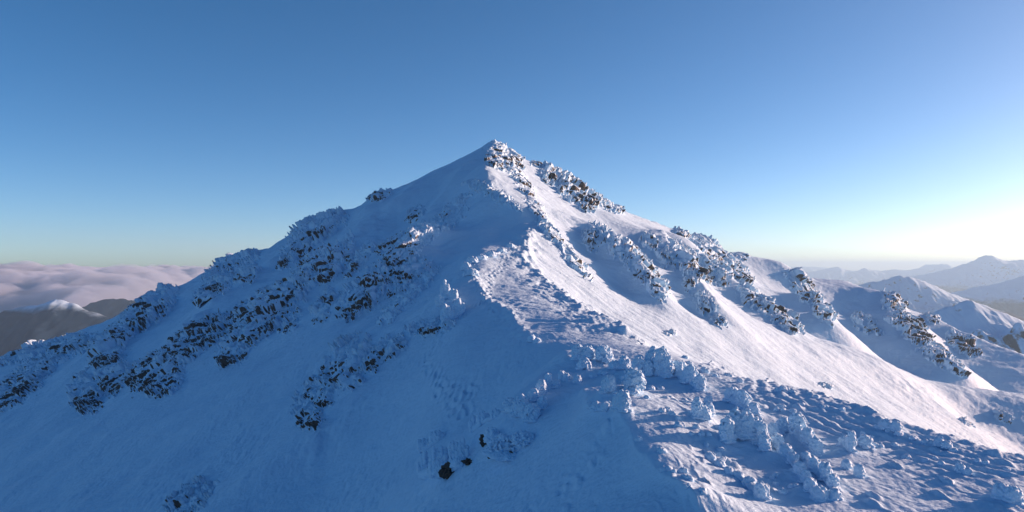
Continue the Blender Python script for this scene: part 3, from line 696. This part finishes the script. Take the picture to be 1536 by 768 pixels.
# small loose lumps along the bench: all alike
small = []
lines = [[(1010, 540), (1100, 566), (1240, 612), (1330, 644), (1430, 676), (1530, 710)], [(960, 600), (1010, 625), (1060, 660), (1090, 690)], [(950, 640), (1000, 690), (1050, 740)], [(1120, 590), (1250, 640), (1400, 690), (1510, 740)], [(1150, 700), (1190, 740)], [(890, 560), (940, 575), (1000, 590)]]
for ln in lines:
    L = np.array(ln, float)
    for q in range(int(6 * (len(ln) - 1))):
        t = rng.uniform(0, len(ln) - 1); i = int(t)
        p = L[i] * (1 - t + i) + L[i + 1] * (t - i) + rng.normal(0, [8, 5])
        if p[1] < 764 and p[0] < 1534: small.append(p)
for k, p in enumerate(small[:130]):
    s = rng.uniform(3, 6.5)
    lump('rime_lump', 'rime lump', [(p[0], p[1] + 1, s * rng.uniform(1.1, 1.9), s * .7)], 'small loose rime lump scattered on the bench of wind packed snow', 'small rime lumps on the bench', 'knob', None, 300 + k)
print('lumps', round(time.time() - T0, 1))

# ------------------------------------------------------------------ far country
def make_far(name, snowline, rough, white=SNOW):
    m, nt, b, out = mat(name)
    geo = N(nt, 'ShaderNodeNewGeometry'); g = geo.outputs['Position']
    sp = N(nt, 'ShaderNodeSeparateXYZ'); nt.links.new(g, sp.inputs[0]); sn = N(nt, 'ShaderNodeSeparateXYZ'); nt.links.new(geo.outputs['Normal'], sn.inputs[0])
    n1 = noise(nt, g, 1 / 260., 6, .65); n2 = noise(nt, g, 1 / 60., 4, .65)
    h = math_(nt, 'ADD', sp.outputs[2], math_(nt, 'MULTIPLY', math_(nt, 'SUBTRACT', n1, .5), rough))
    f = mapr(nt, h, snowline - rough * .15, snowline + rough * .15)
    rocky = mapr(nt, math_(nt, 'ADD', n2, math_(nt, 'MULTIPLY', sn.outputs[2], .5)), .70, .80)
    dark = mix(nt, n2, (.004, .014, .032), (.010, .026, .046))
    up = mix(nt, rocky, (.10, .09, .085), white)
    nt.links.new(mix(nt, f, dark, up), b.inputs['Base Color'])
    b.inputs['Roughness'].default_value = .9; b.inputs['Specular IOR Level'].default_value = .1
    return m
VAL = -960.
def range_(name, prof, D, label, snowline, rough, spur=.35, slope=.55, seed=0, res=1.6, n_d=150, base=VAL):
    pr = np.array(prof, float)
    px = np.arange(pr[0, 0], pr[-1, 0], res); na = len(px)
    crest = (HOR - np.interp(px, pr[:, 0], pr[:, 1])) / F * D
    xs = (px - PXC) / F * D
    W = (crest.max() - base) / slope
    dy = np.linspace(-1, 1, n_d) * W
    Xg, Yg = np.meshgrid(xs, dy, indexing='ij')
    lam = W / 2.2
    wob = lam * .22 * fbm(Xg / lam, Yg / lam, 3, seed)
    t = np.abs(Yg + wob * np.abs(Yg) / W * 2) / W
    hgt = crest[:, None] - base
    sp_ = ridged(Xg / (lam * .75), Yg / (lam * 1.6), 6, seed + 5) - .55
    z = base + hgt * (1 - t) ** 1.15 * np.ones_like(Xg) if False else base + hgt * np.clip(1 - t, 0, 1) ** 1.12
    z = z + hgt * spur * sp_ * sstep(0, .3, t) * sstep(1.0, .6, t)
    z = z + hgt * .02 * fbm(Xg / (lam * .12), Yg / (lam * .12), 3, seed + 9)
    edge = sstep(0, .06, np.linspace(0, 1, na)) * sstep(1, .94, np.linspace(0, 1, na))
    z = base - 20 + (np.maximum(z, base - 20) - base + 20) * edge[:, None]
    o = new_obj(name, np.stack([Xg, Yg + D, z], -1).reshape(-1, 3), gridfaces(na, n_d), make_far('far_slope', snowline, rough))
    return tag(o, label, 'mountain', kind='structure')
range_('near_hill', [(1330, 520), (1365, 490), (1395, 473), (1414, 463), (1432, 459), (1447, 452), (1457, 451), (1468, 455), (1478, 460), (1500, 467), (1520, 474), (1545, 481), (1600, 500), (1700, 540)], 1900, 'snowy hill with rocky crest beyond the right hand spurs', -400, 60, .48, .5, 11, 1.0, 200, -500.)
range_('forested_peak', [(1180, 470), (1240, 445), (1284, 428), (1310, 421), (1335, 417), (1350, 413), (1362, 413), (1374, 417), (1400, 427), (1430, 440), (1470, 456), (1530, 474), (1600, 490)], 5600, 'half snowy peak standing behind the right skyline', -330, 160, .48, .5, 21)
range_('long_slope', [(1380, 446), (1430, 438), (1475, 428), (1500, 424), (1520, 418), (1540, 413), (1600, 402), (1680, 398), (1760, 420)], 9000, 'hazy slope rising out at the right edge', -400, 200, .48, .4, 31)
range_('broad_range', [(1330, 425), (1375, 413), (1400, 409), (1432, 401), (1442, 397), (1455, 394), (1466, 388), (1479, 382), (1487, 383), (1505, 390), (1516, 391), (1524, 389), (1545, 391), (1600, 386), (1680, 395), (1760, 410)], 15500, 'broad far range with a pointed pale summit', -400, 300, .48, .4, 41)
range_('far_peaks', [(1170, 412), (1215, 408), (1240, 403), (1252, 400), (1257, 399.5), (1264, 403), (1282, 407), (1297, 401.5), (1303, 404), (1325, 406), (1345, 403.5), (1360, 405), (1378, 402), (1390, 396.5), (1420, 396), (1432, 401), (1470, 408), (1540, 406), (1600, 402), (1700, 410)], 24000, 'row of pale peaks low on the right horizon', -500, 300, .48, .4, 51)
range_('pale_ridge', [(1080, 408), (1150, 403), (1195, 400), (1225, 400), (1245, 402), (1300, 408), (1380, 409), (1470, 405), (1600, 404), (1700, 408)], 36000, 'faintest flat ridge on the right horizon', -500, 200, .3, .4, 61)
range_('sun_tipped_peak', [(-160, 500), (-80, 485), (0, 469), (40, 459), (66, 452), (86, 449.5), (98, 451), (112, 456), (130, 463), (160, 474), (220, 496), (300, 520)], 4000, 'dark peak among the clouds with a sunlit pink top', -222, 150, .30, .5, 71)
range_('cloudy_ridge', [(60, 490), (120, 462), (150, 450), (170, 446), (200, 450), (240, 456), (320, 470), (420, 500)], 5400, 'grey ridge fading into the cloud bank', -180, 60, .3, .5, 81)

# ground sheet of the valleys
gx = np.linspace(-3550, 48000, 240); gy = np.linspace(-3000, 45500, 200)
GX, GY = np.meshgrid(gx, gy, indexing='ij')
GZ = VAL - 15 + 60 * fbm(GX / 2600, GY / 2600, 4, 91) * sstep(1500, 6000, np.hypot(GX, GY))
tag(new_obj('valley_ground', np.stack([GX, GY, GZ], -1).reshape(-1, 3), gridfaces(240, 200), make_far('valley_forest', 400, 120)), 'dark forested valley floor below the mountain', 'ground', kind='structure')

# clouds: a bank of thick mist with a billowed top, left of the haze
def cloud(name, x0, x1, y0, y1, ztop, zbot, amp, lam, seed, dens, label):
    n, m = 260, 220
    cx = x1 - (np.geomspace(1, 40, n) - 1)[::-1] / 39 * (x1 - x0); cy = y0 + (np.geomspace(1, 12, m) - 1) / 11 * (y1 - y0)
    CX, CY = np.meshgrid(cx, cy, indexing='ij')
    f1, f2, cid = worley(CX / lam, CY / lam, seed); g1, g2, gid = worley(CX / lam * 2.3, CY / lam * 2.3, seed + 1)
    top = ztop - amp * .5 + amp * (.55 * (1 - f1) * (.4 + cid) + .25 * (1 - g1) * gid) + amp * .8 * fbm(CX / lam / 3, CY / lam / 3, 3, seed + 2) + amp * .18 * fbm(CX / lam * 4, CY / lam * 4, 3, seed + 3)
    top = top - 260 * sstep(9000, 5600, CY - .35 * (CX + 3650))
    e = sstep(0, .12, (np.arange(n) / (n - 1))[:, None]) * sstep(1, .88, (np.arange(n) / (n - 1))[:, None]) * sstep(0, .12, (np.arange(m) / (m - 1))[None]) * sstep(1, .88, (np.arange(m) / (m - 1))[None])
    top = zbot + 5 + (top - zbot - 5) * np.sqrt(e)
    a_ = np.stack([CX, CY, top], -1).reshape(-1, 3); b_ = np.stack([CX, CY, np.full_like(top, zbot)], -1).reshape(-1, 3)
    f = gridfaces(n, m); i = np.arange(n * m).reshape(n, m); k = n * m
    def side(r): return np.stack([r[:-1], r[1:], r[1:] + k, r[:-1] + k], -1)
    fc = np.concatenate([f, f[:, ::-1] + k, side(i[0]), side(i[-1])[:, ::-1], side(i[:, 0])[:, ::-1], side(i[:, -1])])
    mt, nt, b, out = mat('cloud_mist'); nt.nodes.remove(b)
    v = N(nt, 'ShaderNodeVolumePrincipled'); v.inputs['Color'].default_value = (.68, .76, .90, 1); v.inputs['Density'].default_value = dens; v.inputs['Anisotropy'].default_value = .2
    nt.links.new(v.outputs[0], out.inputs['Volume'])
    o = new_obj(name, np.concatenate([a_, b_]), fc, mt)
    return tag(o, label, 'cloud', kind='stuff')
cloud('cloud_bank', -40000, -3650, 5400, 45000, -110, -900, 330, 850, 5, .0060, 'bank of grey pink cloud low on the left horizon')

# the air itself
def haze(x0, x1, y0, y1, z0, z1, dens):
    v = np.array([(x, y, z) for x in (x0, x1) for y in (y0, y1) for z in (z0, z1)], float)
    f = np.array([(0, 1, 3, 2), (4, 6, 7, 5), (0, 4, 5, 1), (2, 3, 7, 6), (0, 2, 6, 4), (1, 5, 7, 3)])
    mt, nt, b, out = mat('air'); nt.nodes.remove(b)
    vv = N(nt, 'ShaderNodeVolumePrincipled'); vv.inputs['Color'].default_value = (.50, .78, 1.0, 1); vv.inputs['Density'].default_value = dens; vv.inputs['Anisotropy'].default_value = .2
    nt.links.new(vv.outputs[0], out.inputs['Volume'])
    return tag(new_obj('haze', v, f, mt, None, False), 'thin blue haze filling the air over the valleys', 'haze', kind='stuff')
haze(-3600, 50000, -4000, 46000, -1090, 262, 5.2e-5)
print('far', round(time.time() - T0, 1))

# ------------------------------------------------------------------ camera, light, sky
cam = bpy.data.cameras.new('camera'); co = bpy.data.objects.new('camera', cam); COL.objects.link(co)
cam.sensor_width = 36; cam.lens = 36 * F / 1536; cam.shift_y = (HOR - 384) / 1536; co.rotation_euler = (math.pi / 2, 0, 0)
cam.clip_start = .5; cam.clip_end = 400000
scene.camera = co
AZ, EL = math.radians(71), math.radians(9.5)
sd = Vector((math.sin(AZ) * math.cos(EL), math.cos(AZ) * math.cos(EL), math.sin(EL)))
sun = bpy.data.lights.new('sun', 'SUN'); so = bpy.data.objects.new('sun', sun); COL.objects.link(so)
sun.energy = 4.7; sun.angle = math.radians(.5); sun.color = (1, .59, .42)
so.rotation_euler = sd.to_track_quat('Z', 'Y').to_euler()
w = bpy.data.worlds.new('World'); scene.world = w; w.use_nodes = True
nt = w.node_tree; bg = nt.nodes['Background']; bg.inputs[1].default_value = .091
sk = nt.nodes.new('ShaderNodeTexSky'); sk.sky_type = 'NISHITA'; sk.sun_disc = False
sk.sun_elevation = EL; sk.sun_rotation = AZ; sk.altitude = 2000; sk.air_density = .6; sk.dust_density = 3.0; sk.ozone_density = 1.2
hs = nt.nodes.new('ShaderNodeHueSaturation'); hs.inputs['Saturation'].default_value = 1.31
nt.links.new(sk.outputs[0], hs.inputs['Color']); nt.links.new(hs.outputs[0], bg.inputs[0])
scene.view_settings.view_transform = 'Standard'; scene.view_settings.look = 'None'; scene.view_settings.exposure = 1.05; scene.view_settings.gamma = 1
scene.cycles.use_denoising = True
scene.cycles.max_bounces = 6; scene.cycles.volume_bounces = 2; scene.cycles.volume_max_steps = 256
print('script', round(time.time() - T0, 1))
